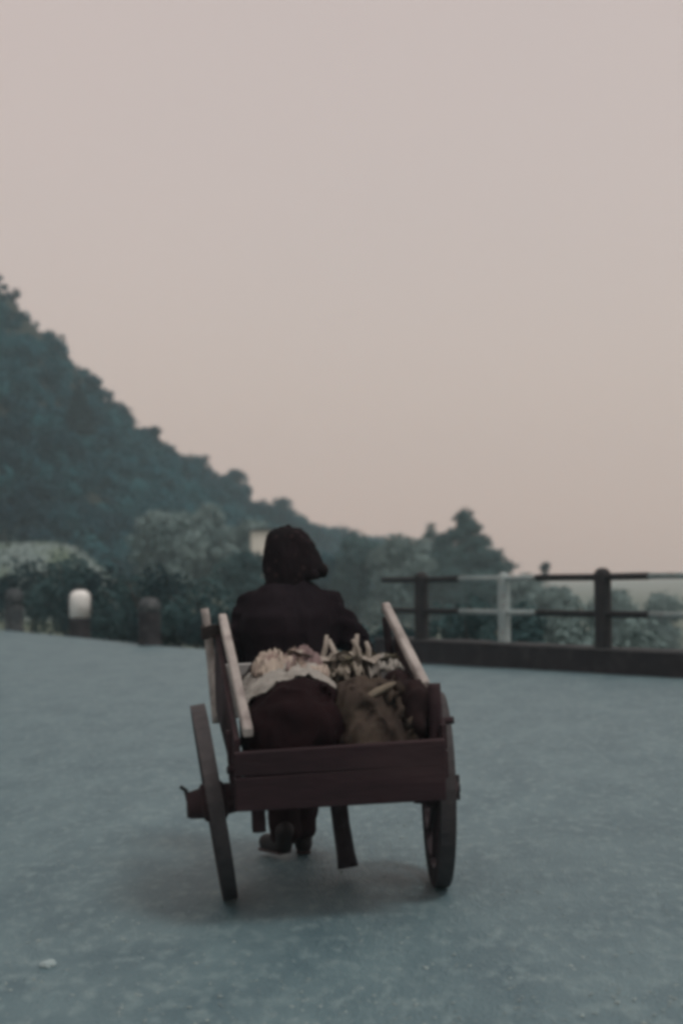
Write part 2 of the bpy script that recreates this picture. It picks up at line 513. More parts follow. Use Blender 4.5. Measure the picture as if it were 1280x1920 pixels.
# pale grassy bank at the foot of the hill on the far left
V, Q = [], []
NB, NC = 30, 14
for j in range(NC):
    for i in range(NB):
        a, b_ = i / (NB - 1), j / (NC - 1)
        x = -34 + 24.2 * a
        y = 60 + 14 * b_ + 3 * (1 - a)
        prof = math.sin(math.pi * min(1, b_ * 1.05) ** 0.6) ** 0.8 if 0 < b_ < 1 else 0
        en = (lambda q: q * q * (3 - 2 * q))(max(0, min(1, (-8.9 - x) / 3.8))) * min(1, a * 6)
        z = -1.0 + (3.75 * en) * prof + 0.25 * fbm((x, y, 3), 0.3) * prof
        V.append((x, y, z))
for j in range(NC - 1):
    for i in range(NB - 1):
        Q.append((j * NB + i, j * NB + i + 1, (j + 1) * NB + i + 1, (j + 1) * NB + i))
bk = link('grass_bank', np_mesh('grass_bank', np.array(V), np.array(Q)), M['bank'], smooth=True)
tag(bk, 'pale rounded grassy bank at the foot of the wooded hill', None, None, 'structure')

# tall pale grass on the bank
rng = np.random.default_rng(31)
n = 9000
BV = np.array(V).reshape(NC, NB, 3)
ii, jj = rng.random(n) * (NB - 1.001), rng.random(n) ** .8 * (NC - 1.001)
i0, j0 = ii.astype(int), jj.astype(int)
fi, fj = (ii - i0)[:, None], (jj - j0)[:, None]
pb = (BV[j0, i0] * (1 - fi) + BV[j0, i0 + 1] * fi) * (1 - fj) + (BV[j0 + 1, i0] * (1 - fi) + BV[j0 + 1, i0 + 1] * fi) * fj
la = rng.random(n) * 6.28
wv = np.stack([np.cos(la), np.sin(la), 0 * la], 1) * .09
tp_ = pb + np.concatenate([rng.normal(scale=.14, size=(n, 2)), (.04 + .14 * rng.random(n) ** 2)[:, None]], 1)
GV = np.stack([pb - wv - [0, 0, .05], pb + wv - [0, 0, .05], tp_], 1).reshape(-1, 3)
bg = link('bank_grass', np_mesh('bank_grass', GV, np.arange(3 * n).reshape(-1, 3)), M['bank'])
tag(bg, 'tussocky pale grass growing on the rounded bank', 'grass', None, 'stuff')

# ------------------------------------------------------------------ trees and bushes
def tree(name, label, cat, loc, h, lobes, leafmat, n, size, group=None, trunk_r=0.18, seed=1, flat=0.0, shell=0.45, limbs=6):
    """lobes in metres relative to the base: cx cy cz rx ry rz"""
    rg = np.random.default_rng(seed)
    rd = random.Random(seed)
    t = empty(name, loc)
    tag(t, label, cat, group)
    tr = MB()
    top = h * 0.82
    bend = [(rd.uniform(-.1, .1) * i, rd.uniform(-.1, .1) * i, top * i / 5 - (0.3 if i == 0 else 0)) for i in range(6)]
    tr.tube(bend, [trunk_r * (1.15 - 0.19 * i) for i in range(6)], 8)
    for k in range(limbs):
        lb = lobes[k % len(lobes)]
        z0 = top * rd.uniform(0.4, 0.85)
        a = Vector((0, 0, z0)); b_ = Vector((lb[0], lb[1], lb[2]))
        mid = a.lerp(b_, .5) + Vector((rd.uniform(-.15, .15), rd.uniform(-.15, .15), .1))
        tr.tube([a, mid, b_], [trunk_r * .45, trunk_r * .3, trunk_r * .12], 6)
    tr.build('trunk', M['bark'], t, True)
    link('crown', leaf_mesh('crown', lobes, n, size, rg, flat, shell), leafmat, t)
    return t

def round_lobes(rd, h, rx, k=9, low=0.35):
    out_ = []
    for i in range(k):
        a = rd.uniform(0, 6.28); q = rd.uniform(0, .62)
        z = h * (low + (0.9 - low) * rd.random())
        sh = math.sin(math.pi * min(1, max(.12, (z / h - low) / (1.08 - low) * .85 + .15)))
        s = rx * rd.uniform(.38, .58)
        out_.append((rx * q * sh * math.cos(a), rx * q * sh * math.sin(a), min(z, h - s * .8), s, s, s * .8))
    out_.append((0, 0, h - rx * .42, rx * .4, rx * .4, rx * .42))
    return out_

def cone_lobes(h, r, tiers=8, low=0.12):
    out_ = []
    for i in range(tiers):
        f = i / (tiers - 1)
        rr = r * (1 - f) ** 0.9 + r * .2
        out_.append((0, 0, h * (low + (1 - low) * f) - h * .03, rr, rr, h * .075))
    return out_

# trees that stand out along the crest of the hill
RG = 'trees standing out on the crest of the hill'
ridge = [
    ('round_tree', 'small round tree breaking the ridge line high on the hill', -27.6, 156, 22.6, 2.6, 1.1, 0, RG),
    ('broad_tree', 'broad domed tree on the ridge above a steep step in the skyline', -25.5, 162, 17.2, 5.6, 2.3, 0, RG),
    ('upright_tree', 'upright blocky tree on the skyline below the domed tree', -21.6, 162, 16.4, 3.6, 1.05, 0, RG),
    ('ridge_tree', 'small dark tree tip on the lower ridge left of the round bushy one', -18.6, 180, 15.6, 2.4, .9, 0, RG),
    ('ridge_tree', 'round bushy tree on the lower ridge above the hooded head', -14.0, 190, 13.6, 3.4, 1.7, 0, RG),
    ('ridge_tree', 'low wide tree on the ridge just left above the head', -8.6, 203, 11.0, 2.8, 1.9, 0, RG),
    ('ridge_tree', 'small tree on the ridge right above the head', -1.4, 238, 8.0, 2.6, 1.5, 0, RG),
    ('ridge_tree', 'tiny tree tip at the low end of the ridge', 2.2, 250, 7.2, 2.4, 1.2, 0, RG),
]
for i, (nm, lb, x, y, z, h, r, _, gp) in enumerate(ridge):
    rd = random.Random(20 + i)
    tree(nm, lb, 'tree', (x, y, z - 2.4), h + .5, [(0, 0, .6, r, r, 1.0), (r * .5, 0, 1.0, r * .8, r * .8, .9), (-r * .5, 0, 1.1, r * .8, r * .8, .9)] + round_lobes(rd, h + .5, r * 1.2, 9, .1), M['leaf_forest'], 1500, .3, gp, .12, 20 + i)
tree('conifer_tree', 'dark pointed conifer alone in the middle of the hillside', 'tree', (-24.8, 133.0, 14.8), 4.3, cone_lobes(4.3, 1.6, 8, .02), M['leaf_dark'], 4200, .18, None, .16, 41)

# paler trees at the foot of the hill
PG = 'pale trees at the foot of the hill'
pale = [('pale tall tree at the hill foot, right of the pale bank', -11.6, 92, -1.0, 6.4, 3.0),
        ('broad pale tree in the middle of the pale grove', -8.9, 95, -1.0, 7.0, 2.7),
        ('pale tree beside the white hut, right end of the pale grove', -6.4, 97, -1.2, 6.0, 2.3)]
for i, (lb, x, y, z, h, r) in enumerate(pale):
    rd = random.Random(60 + i)
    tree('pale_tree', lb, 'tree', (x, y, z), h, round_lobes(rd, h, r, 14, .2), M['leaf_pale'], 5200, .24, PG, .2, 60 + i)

# little white hut behind the hooded head
hut = empty('hut', (-5.5, 86, -1.0), (0, 0, R(6)))
tag(hut, 'small flat roofed whitewashed hut beside the hooded head', 'hut')
mb = MB(); mb.hexa([(0, 0, 0), (3.0, 0, 0), (3.0, 2.6, 0), (0, 2.6, 0), (0, 0, 4.75), (3.0, 0, 4.75), (3.0, 2.6, 4.75), (0, 2.6, 4.75)], .02); mb.build('wall', M['whitewash'], hut)
mb = MB(); mb.hexa([(-.12, -.15, 4.755), (3.12, -.15, 4.755), (3.12, 2.75, 4.755), (-.12, 2.75, 4.755), (-.12, -.15, 4.9), (3.12, -.15, 4.9), (3.12, 2.75, 4.9), (-.12, 2.75, 4.9)], .02); mb.build('roof', M['coping'], hut)
mb = MB(); mb.box((1.7, -.015, 3.4), (.8, .06, 1.0), .01); wi = mb.build('window', M['tile'], hut)
mb = MB(); mb.box((1.7, -.05, 3.4), (.64, .02, .84), .004); mb.build('pane', M['glass'], wi)
rd = random.Random(81)
tree('leafy_tree', 'low green tree in front of the whitewashed hut', 'tree', (-4.0, 62, -.9), 3.1, round_lobes(rd, 3.1, 1.7, 10, .15), M['leaf_mid'], 3600, .14, None, .1, 81)

# trees right of the figure, beyond the railing
RGt = 'trees beyond the railing'
pl = [(0, 0, 10.5, .8, .8, .7), (.35, 0, 9.7, 1.1, 1.0, .7), (-.45, .1, 9.2, 1.1, 1.0, .6), (-1.6, 0, 8.7, .65, .65, .6), (.9, 0, 8.6, 1.3, 1.2, .6), (-.7, .3, 8.0, 1.7, 1.4, .7),
      (1.5, -.3, 7.5, 1.7, 1.4, .65), (-1.9, 0, 7.2, 1.6, 1.4, .8), (.1, .4, 7.0, 2.3, 1.8, .9), (2.4, -.2, 6.6, 1.6, 1.3, .7), (-1.4, -.3, 6.0, 2.3, 1.8, .9), (1.4, .3, 5.8, 2.5, 1.8, .9), (0, 0, 4.6, 2.6, 2.2, 1.0)]
tree('pine_tree', 'tall dark pine with layered flat branches beyond the railing', 'tree', (9.4, 108, -5.2), 11.2, pl, M['needle'], 9500, .2, RGt, .2, 71, .25, .3, 13)
tree('slender_conifer', 'slender pointed conifer left of the tall dark pine', 'tree', (8.1, 128, -4.6), 9.8, cone_lobes(9.8, 2.7, 11, .2), M['leaf_mid'], 5200, .2, RGt, .14, 72)
tree('slim_tree', 'slim tree with one small dark tuft above the top rail', 'tree', (14.4, 100, -5.5), 7.2, [(0, 0, 6.85, .38, .38, .42), (.1, 0, 6.2, .2, .2, .3), (-.5, 0, 4.6, .9, .9, .8), (.4, .2, 3.8, 1.1, 1.0, .8)], M['leaf_dark'], 1500, .15, RGt, .07, 73)
mids = [  # paler leaf colours beyond the railing, with mist painted into them
    ('bushy tree with pale top between the head and the railing', 1.0, 102, -3.2, 7.4, 2.8, 'leaf_mid'),
    ('rounded green tree directly left of the first dark railing post', 4.0, 98, -4.4, 8.2, 2.8, 'leaf_pale'),
    ('low rounded tree right of the hooded head', -1.2, 105, -3.8, 6.4, 2.5, 'leaf_forest'),
    ('pale tree below the slender conifer', 6.4, 112, -4.8, 8.6, 2.5, 'leaf_pale'),
    ('dense bluish tree under the tall pine, behind the white post', 9.0, 92, -6.0, 7.2, 2.6, 'leaf_mid'),
    ('pale tree right of the tall pine', 12.4, 95, -6.2, 7.2, 2.4, 'leaf_pale'),
    ('leafy tree top just left of the tall dark post', 11.6, 78, -6.3, 6.6, 2.4, 'leaf_pale'),
    ('pale tree top right of the tall dark post', 16.3, 85, -6.8, 6.9, 2.4, 'leaf_pale'),
    ('hazy tree at the far right behind the pale rails', 21.5, 96, -7.0, 6.6, 2.6, 'leaf_pale'),
]
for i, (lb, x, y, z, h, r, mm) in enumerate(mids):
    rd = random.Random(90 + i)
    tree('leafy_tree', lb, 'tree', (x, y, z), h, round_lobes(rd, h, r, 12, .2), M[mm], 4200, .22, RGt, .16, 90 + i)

def bush(label, x, y, h, r, mm, seed, group, z=None, n=2600, size=.075):
    rd = random.Random(seed)
    z = ground_z(x, y) if z is None else z
    t = empty('bush', (x, y, z))
    tag(t, label, 'bush', group)
    st = MB()
    for k in range(5):
        a = rd.uniform(0, 6.28)
        st.tube([(0, 0, -.15), (r * .25 * math.cos(a), r * .25 * math.sin(a), h * .4), (r * .6 * math.cos(a), r * .6 * math.sin(a), h * .8)], [.03, .022, .008], 5)
    st.build('stem', M['bark'], t)
    lobes = [(r * .55 * rd.uniform(-1, 1), r * .55 * rd.uniform(-1, 1), h * rd.uniform(.25, .72), r * rd.uniform(.35, .55), r * rd.uniform(.35, .55), h * rd.uniform(.2, .3)) for _ in range(9)]
    lobes.append((0, 0, h * .78, r * .4, r * .4, h * .24))
    link('foliage', leaf_mesh('foliage', lobes, n, size, np.random.default_rng(seed), shell=.4), M[mm], t)
    return t

# bushes behind the bollards and behind the railing
BG = 'bushes behind the bollards'
bs_left = [
    ('dark bush behind the faint bollard at the far left', -8.6, 38.5, 2.5, 1.7, 'leaf_dark'),
    ('mid green bush left of the white topped bollard', -7.2, 37.0, 2.6, 1.5, 'leaf_mid'),
    ('dark bush behind the white topped bollard', -5.9, 35.0, 2.2, 1.5, 'leaf_dark'),
    ('dull green bush between the white topped and the plain dark bollard', -4.8, 33.0, 2.0, 1.4, 'leaf_mid'),
    ('tall dark round bush above the plain dark bollard', -4.2, 31.5, 2.2, 1.0, 'leaf_dark'),
    ('mid green bush right of the plain dark bollard', -2.9, 30.0, 1.9, 1.3, 'leaf_mid'),
    ('dark bush at the verge beside the cart stakes', -2.1, 27.6, 1.2, 1.1, 'leaf_dark'),
    ('bluish bush behind the left shoulder of the figure', -1.2, 30.0, 2.0, 1.3, 'leaf_mid'),
    ('dark bush low behind the right elbow of the figure', .9, 23.6, 1.0, .9, 'leaf_dark'),
    ('pale bush right of the hooded head', .5, 29.0, 1.5, 1.2, 'leaf_mid'),
]
for i, (lb, x, y, h, r, mm) in enumerate(bs_left):
    bush(lb, x, y, h, r, mm, 200 + i, BG)
BR = 'bushes behind the railing'
bs_right = [  # too near for the haze: pale leaf colour paints the mist in
    ('bluish bush behind the first dark post of the railing', 2.2, 24.0, 1.9, 1.0, 'leaf_mid'),
    ('bluish bush left of the white post behind the lower rail', 3.0, 23.4, 1.9, .9, 'leaf_mid'),
    ('green bush right of the white post behind the lower rail', 3.9, 23.0, 2.1, .9, 'leaf_pale'),
    ('bush left of the tall dark post behind the lower rail', 4.9, 23.2, 2.1, 1.0, 'leaf_pale'),
    ('pale bush right of the tall dark post behind the lower rail', 6.0, 23.0, 2.2, 1.0, 'leaf_pale'),
    ('greyish bush at the far right above the kerb wall', 6.6, 21.0, 2.2, 1.0, 'leaf_pale'),
]
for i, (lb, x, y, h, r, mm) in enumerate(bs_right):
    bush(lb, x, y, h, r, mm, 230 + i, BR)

# ------------------------------------------------------------------ bollards
def bollard(label, x, y, h, wdt, m_low, m_top, split, group):
    z = road_z(x)
    t = empty('bollard', (x, y, z))
    tag(t, label, 'bollard', group)
    r = wdt / 2
    mb = MB(); mb.lathe([(r * 1.06, -.1), (r * 1.06, .05), (r, .08), (r, split)], seg=20); mb.build('base', m_low, t)
    prof = [(r * 1.004, split + .002)] + [(r * 1.004, h - r * .75)] + [(r * math.cos(a) ** .7, h - r * .75 + r * .75 * math.sin(a)) for a in (R(18), R(36), R(54), R(70), R(82))]
    mb = MB(); mb.lathe(prof, seg=20); mb.build('domed_top', m_top, t, True)
BO = 'stout concrete bollards along the road edge'
bollard('faint grey domed bollard at the far left road edge', -8.0, 34.4, 1.0, .44, M['concrete_bollard'], M['concrete_bollard'], .6, BO)
bollard('bollard with a bright white domed top and dark base', -5.8, 31.2, .99, .46, M['concrete_dark'], M['paint_white'], .38, BO)
bollard('plain dark domed bollard nearest the cart', -3.62, 26.5, .9, .42, M['concrete_dark'], M['concrete_bollard'], .62, BO)

# ------------------------------------------------------------------ kerb wall and railing
WA, WB_ = Vector((.45, 20.1)), Vector((6.62, 10.2))
wd = (WB_ - WA).normalized()
wn = Vector((-wd.y, wd.x))                              # away from the camera
if wn.y < 0: wn = -wn
def wpt(s, o, z):
    p = WA + wd * s + wn * o
    return Vector((p.x, p.y, road_z(p.x) * .6 + z))
kw = empty('kerb_wall', wpt(0, 0, 0))
tag(kw, 'long low dark concrete kerb wall under the railing', 'wall')
WL = (WB_ - WA).length
def strip(name, s0, s1, o0, o1, z0, z1, m, parent, n=60, amp=.008):
    b = bmesh.new(); rings = []
    org = parent.location
    for i in range(n + 1):
        s = s0 + (s1 - s0) * i / n
        c = []
        for (o, z) in ((o0, z0), (o0, z1 - .02), (o0 + .02, z1), (o1 - .02, z1), (o1, z1 - .02), (o1, z0)):
            p = wpt(s, o, z)
            p += Vector((wn.x, wn.y, 0)) * amp * fbm(p, 2.5) + Vector((0, 0, amp * fbm(p + Vector((5, 5, 5)), 2)))
            c.append(b.verts.new(p - org))
        rings.append(c)
    for a, c in zip(rings, rings[1:]):
        for k in range(6):
            b.faces.new((a[k], a[(k + 1) % 6], c[(k + 1) % 6], c[k]))
    b.faces.new(rings[0]); b.faces.new(rings[-1][::-1])
    bmesh.ops.recalc_face_normals(b, faces=b.faces)
    me = bpy.data.meshes.new(name); b.to_mesh(me); b.free()
    return link(name, me, m, parent)
strip('wall_body', 0, WL, 0, .36, -.3, .292, M['concrete_dark'], kw)
strip('coping', -.01, WL + .01, -.006, .37, .295, .315, M['coping'], kw)

rl = empty('railing', wpt(0, .18, .31))
tag(rl, 'two rail fence painted alternately dark and white on the kerb wall', 'railing')
org = rl.location
POSTS = [(.92, 0), (2.73, 1), (4.56, 0), (6.35, 1), (8.0, 0), (9.75, 1)]
def lp(s, z): return wpt(s, .18, z) - org
for s, k in POSTS:
    r = .1 if k == 0 else .078
    top = .9 if k == 0 else .87
    mb = MB()
    p = lp(s, .31)
    mb.lathe([(r * 1.05, 0), (r, .02), (r, top - .06), (r * .9, top - .02), (r * .55, top + .015), (r * .1, top + .025)], p, seg=16)
    o = mb.build('post', M['paint_dark' if k == 0 else 'paint_pale'], rl, True)
bounds = [-.03, 1.80, 3.38, 5.32, 7.05, 8.8, 10.6]
for i in range(6):
    for zz in (1.13, .70):
        mb = MB()
        mb.tube([lp(bounds[i] + .004, zz), lp((bounds[i] + bounds[i + 1]) / 2, zz - .004), lp(bounds[i + 1] - .004, zz)], .042 if i % 2 == 0 else .036, 12)
        mb.build('rail', M['paint_dark' if i % 2 == 0 else 'paint_pale'], rl, True)

# ------------------------------------------------------------------ handcart
CART = Vector((-.035, 5.66, 0))
CART.z = road_z(CART.x) + .004
HEAD = R(6.2)
cart = empty('handcart', CART, (0, -math.atan(SLOPE), HEAD))
tag(cart, 'two wheeled dark wooden handcart piled with sacks and vegetables', 'handcart')
RW = .385
TILT = R(6)
def T(x, y, z):
    """bed space (y along the bed, z above the bed floor) -> cart space, nose up"""
    return Vector((x, y * math.cos(TILT) - z * math.sin(TILT), .555 + y * math.sin(TILT) + z * math.cos(TILT)))

def wheel(xc, camber, toe, phase):
    """camber > 0: top leans outward to the side of xc"""
    sgn = -1 if xc < 0 else 1
    wl = empty('wheel', (xc, 0, RW), (0, sgn * camber, toe))
    wl.parent = cart
    mb = MB()
    ri, ro = RW - .075, RW - .008
    n = 40; b = mb
    mb.lathe([(ri, -.026), (ro, -.026), (ro, .026), (ri, .026)], axis='X', seg=44, closed=True); mb.build('rim', M['wood_wheel'], wl)
    mb = MB(); mb.lathe([(ro + .001, -.029), (ro + .008, -.029), (ro + .008, .029), (ro + .001, .029)], axis='X', seg=44, closed=True); mb.build('tyre', M['iron'], wl)
    mb = MB(); o = sgn
    mb.lathe([(.045, -.10), (.058, -.095), (.062, -.05), (.075, -.04), (.075, .04), (.06, .05), (.052, .07), (.046, .075)] if o > 0 else
             [(.046, -.105), (.052, -.10), (.06, -.05), (.075, -.04), (.075, .04), (.062, .05), (.058, .095), (.045, .10)], axis='X', seg=20); mb.build('hub', M['wood_dark'], wl)
    for k in range(12):
        a = 2 * math.pi * k / 12 + phase
        d = Vector((0, math.cos(a), math.sin(a)))
        mb = MB(); mb.tube([d * .06 + Vector((sgn * .0, 0, 0)), d * .2, d * (ri + .01)], [.018, .016, .014], 7); mb.build('spoke', M['wood_wheel'], wl)
    return wl
wheel(-.472, R(7.5), R(1.5), .2)
wheel(.425, R(1.5), R(-3.6), .35)

# axle, bolsters, linchpins
mb = MB(); mb.tube([(-.578, 0, RW - .006), (0, 0, RW), (.515, 0, RW)], .024, 12); mb.build('axle', M['iron'], cart, True)
mb = MB(); mb.box((0, 0, RW + .045), (.70, .09, .085), .006); mb.build('axle_beam', M['wood_dark'], cart)
mb = MB(); mb.tube([(-.57, .0, RW - .06), (-.57, 0, RW), (-.58, -.01, RW + .05), (-.60, -.015, RW + .065)], .009, 6); mb.build('linchpin', M['iron'], cart)
mb = MB(); mb.tube([(.508, 0, RW - .05), (.508, 0, RW + .05)], .009, 6); mb.build('linchpin', M['iron'], cart)
mb = MB(); mb.lathe([(.04, -.012), (.04, .012)], (-.556, 0, RW - .005), 'X', 14); mb.build('washer', M['iron'], cart)

# shafts run under the bed and out in front as handles
for sx in (-1, 1):
    mb = MB()
    mb.beam(T(sx * .33, -.505, -.035), T(sx * .31, .62, -.035), .055, .06, bev=.008)
    mb.build('sill', M['wood_dark'], cart)
    mb = MB()
    mb.tube([T(sx * .31, .6, -.035), T(sx * .305, .85, -.01), T(sx * .30, 1.08, .02), T(sx * .298, 1.2, .025)], [.026, .024, .021, .02], 10)
    mb.build('shaft', M['wood_wheel'], cart, True)
# bed boards
for k in range(5):
    x0 = -.345 + k * .138
    mb = MB(); mb.hexa([T(x0 + .003, -.50, 0), T(x0 + .135, -.50, 0), T(x0 + .135, .6, 0), T(x0 + .003, .6, 0), T(x0 + .003, -.50, .02), T(x0 + .135, -.50, .02), T(x0 + .135, .6, .02), T(x0 + .003, .6, .02)], .003)
    mb.build('bed_board', M['wood_dark'], cart)
for y in (-.38, .45):
    mb = MB(); mb.beam(T(-.30, y, -.03), T(.30, y, -.03), .05, .05, up=(0, 0, 1)); mb.build('crossbar', M['wood_dark'], cart)
# tail board: two planks
for (z0, z1, m) in ((-.075, .052, 'wood_dark'), (.0535, .145, 'wood_dark')):
    mb = MB(); mb.hexa([T(-.40, -.535, z0), T(.368, -.535, z0), T(.368, -.51, z0), T(-.40, -.51, z0), T(-.40, -.535, z1 - .004), T(.368, -.535, z1 + .006), T(.368, -.51, z1 + .006), T(-.40, -.51, z1 - .004)], .004)
    mb.build('tail_board', M[m], cart)
# front board: pale weathered plank
mb = MB(); mb.hexa([T(-.36, .58, .03), T(.33, .58, .03), T(.33, .602, .03), T(-.36, .602, .03), T(-.40, .575, .27), T(.33, .575, .27), T(.33, .597, .27), T(-.40, .597, .27)], .004)
mb.build('front_board', M['wood_plank'], cart)
# side planks, flaring and rising to the front
def plank(p0, p1, h0, h1, th, lean, name, m):
    p0, p1 = Vector(p0), Vector(p1)
    t = Vector((th, 0, 0)); a = Vector((lean, 0, 0))
    mb = MB()
    mb.hexa([p0 - t / 2, p0 + t / 2, p1 + t / 2, p1 - t / 2,
             p0 - t / 2 + Vector((0, 0, h0)), p0 + t / 2 + Vector((0, 0, h0)), p1 + t / 2 + a + Vector((0, 0, h1)), p1 - t / 2 + a + Vector((0, 0, h1))], .003)
    mb.build(name, m, cart)
plank((-.385, -.49, .50), (-.43, .6, .68), .09, .16, .022, 0, 'side_board', M['wood_dark'])
plank((-.385, -.49, .595), (-.43, .6, .846), .085, .17, .022, .008, 'side_board', M['wood_dark'])
plank((.375, -.49, .50), (.37, .6, .70), .10, .15, .022, 0, 'side_board', M['wood_dark'])
plank((.375, -.49, .605), (.37, .6, .856), .09, .15, .022, 0, 'side_board', M['wood_dark'])
# stakes
def stake(pts, r, m):
    mb = MB(); mb.pole(pts, r, 9, 14, .004, .12); return mb.build('stake', m, cart, True)
stake([(-.44, .66, .62), (-.452, .66, .9), (-.475, .665, 1.13)], [.02, .02, .018], M['wood_pale'])
stake([(.35, -.44, .48), (.352, -.44, .70), (.352, -.44, .845)], [.026, .026, .024], M['wood_dark'])
stake([(.36, .56, .55), (.335, .57, .9), (.325, .57, 1.06)], [.02, .02, .018], M['wood_wheel'])
stake([(-.31, -.30, .31), (-.315, -.30, .52)], [.026, .028], M['wood_dark'])
stake([(-.40, -.35, .45), (-.405, -.35, .70)], [.018, .018], M['wood_dark'])
# pale poles along the sides
mb = MB(); mb.beam((-.345, -.51, .705), (-.397, .63, 1.087), .036, .04, bev=.006); mb.build('side_pole', M['wood_pale'], cart)
mb = MB(); mb.beam((.332, -.37, .83), (.338, .67, 1.105), .036, .04, bev=.006); mb.build('side_pole', M['wood_pale'], cart)
# rope lashings and pegs
mb = MB()
for q in range(4):
    zc = 1.005 + .014 * q
    mb.tube([Vector((-.438 + .05 * math.cos(a), .64 + .05 * math.sin(a), zc + .006 * math.sin(3 * a))) for a in [2 * math.pi * k / 14 for k in range(15)]], .008, 6)
mb.build('lashing', M['rope'], cart)
mb = MB(); mb.tube([(.36, -.42, .70), (.425, -.42, .703)], .014, 8); mb.build('peg', M['wood_dark'], cart)
mb = MB(); mb.tube([(-.36, -.4, .56), (-.425, -.4, .56)], .014, 8); mb.build('peg', M['wood_dark'], cart)
# rest leg hanging under the front of the bed
mb = MB(); mb.tube([T(.03, .26, -.03), (.042, .265, .40), (.056, .25, .22), (.07, .23, .10), (.076, .22, .045)], [.036, .038, .038, .039, .044], 10, .04); mb.build('rest_leg', M['wood_wheel'], cart, True)

# ------------------------------------------------------------------ the load (each its own thing, in world space)
cm = Matrix.Translation(CART) @ Matrix.Rotation(HEAD, 4, 'Z') @ Matrix.Rotation(-math.atan(SLOPE), 4, 'Y')
def on_cart(o):
    o.matrix_world = cm @ Matrix.Translation((-.01, .04, .07))
    return o
def folds(amp, sc, seed):
    o_ = Vector((seed, seed, seed))
    return lambda p: amp * fbm(p + o_, sc, 4) + amp * 1.1 * (.5 - 2 * abs(noise.noise(Vector((p.x * 1.5, p.y * 1.5, p.z * .8)) * sc * 1.3 + o_)))
def sack(name, label, parts, m, amp=.018, sc=6, seed=1, cat='sack', voxel=.014):
    o = link(name, blob_mesh(name, parts, voxel, 8, folds(amp, sc, seed)), m)
    on_cart(o); tag(o, label, cat)
    return o
Rx = lambda a: Matrix.Rotation(R(a), 3, 'X')
Ry = lambda a: Matrix.Rotation(R(a), 3, 'Y')
Rz = lambda a: Matrix.Rotation(R(a), 3, 'Z')
sack('sack', 'bulging dark maroon sack at the tail of the cart', [
    ('e', (-.19, -.30, .59), (.165, .24, .14)), ('c', (-.26, -.40, .60), (-.27, -.16, .63), .09, .08), ('e', (-.15, -.35, .65), (.15, .19, .14)), ('c', (-.20, -.36, .70), (-.07, -.32, .715), .085, .09), ('e', (-.05, -.33, .62), (.09, .17, .12)), ('e', (-.20, -.14, .67), (.12, .2, .11))], M['sack_maroon'], .02, 5, 2)
sk = sack('burlap_sack', 'olive brown burlap sack slumped beside the dark maroon sack', [
    ('e', (.16, -.32, .60), (.18, .22, .13), Ry(4)), ('e', (.16, -.30, .67), (.16, .18, .12), Ry(8)), ('c', (.08, -.28, .70), (.22, -.27, .72), .08, .075), ('e', (.06, -.30, .64), (.1, .16, .11))], M['sack_olive'], .03, 7, 5)
mb = MB()
mb.tube([(.06, -.43, .68), (.10, -.44, .72), (.155, -.435, .752), (.21, -.40, .77), (.24, -.34, .77)], [.006, .011, .014, .012, .006], 10, .12)
f = mb.build('fold', M['fold'], sk, True); f['label'] = 'pale fold highlight painted along the burlap sack'
sack('bundle', 'dark brown cloth bundle stuffed against the stake at the cart\'s right rear', [
    ('e', (.30, -.30, .64), (.075, .2, .13)), ('e', (.315, -.40, .69), (.055, .1, .09)), ('e', (.29, -.12, .68), (.08, .18, .12))], M['sack_brown'], .018, 7, 9, 'bundle')
sack('dark_bag', 'small dark bag lying before the grey front board', [
    ('e', (-.24, .20, .72), (.1, .14, .1)), ('e', (-.2, .3, .76), (.1, .12, .09))], M['rope'], .012, 8, 12, 'bag')

# pale cloth thrown over the back of the maroon sack
def drape(name, label, x0, x1, y0, y1, zf, m, nx=36, ny=30, amp=.012, seed=0, cat='cloth'):
    V, Q = [], []
    for j in range(ny):
        for i in range(nx):
            u, v = i / (nx - 1), j / (ny - 1)
            x = x0 + (x1 - x0) * u + .02 * fbm((u * 3, v * 3, seed), 1)
            y = y0 + (y1 - y0) * v + .06 * fbm((u * 4, v * 2, seed + 3), 1)
            V.append((x, y, zf(u, v, x, y) + amp * fbm((x, y, seed), 14, 3)))
    for j in range(ny - 1):
        for i in range(nx - 1):
            Q.append((j * nx + i, j * nx + i + 1, (j + 1) * nx + i + 1, (j + 1) * nx + i))
    o = link(name, np_mesh(name, np.array(V), np.array(Q)), m, smooth=True)
    sd_ = o.modifiers.new('thickness', 'SOLIDIFY'); sd_.thickness = .004
    on_cart(o); tag(o, label, cat)
    return o
drape('cloth', 'pale cloth spread over the top of the maroon sack', -.33, .03, -.25, .12,
      lambda u, v, x, y: .70 + .135 * math.sin(math.pi * min(1, .10 + .62 * u)) - .03 * (1 - v) ** 2 - .05 * max(0, u - .8) / .2 + .02 * v + .03 * (.5 - 2 * abs(noise.noise(Vector((x, y, 4)) * 15))), M['cloth_pale'], seed=2)

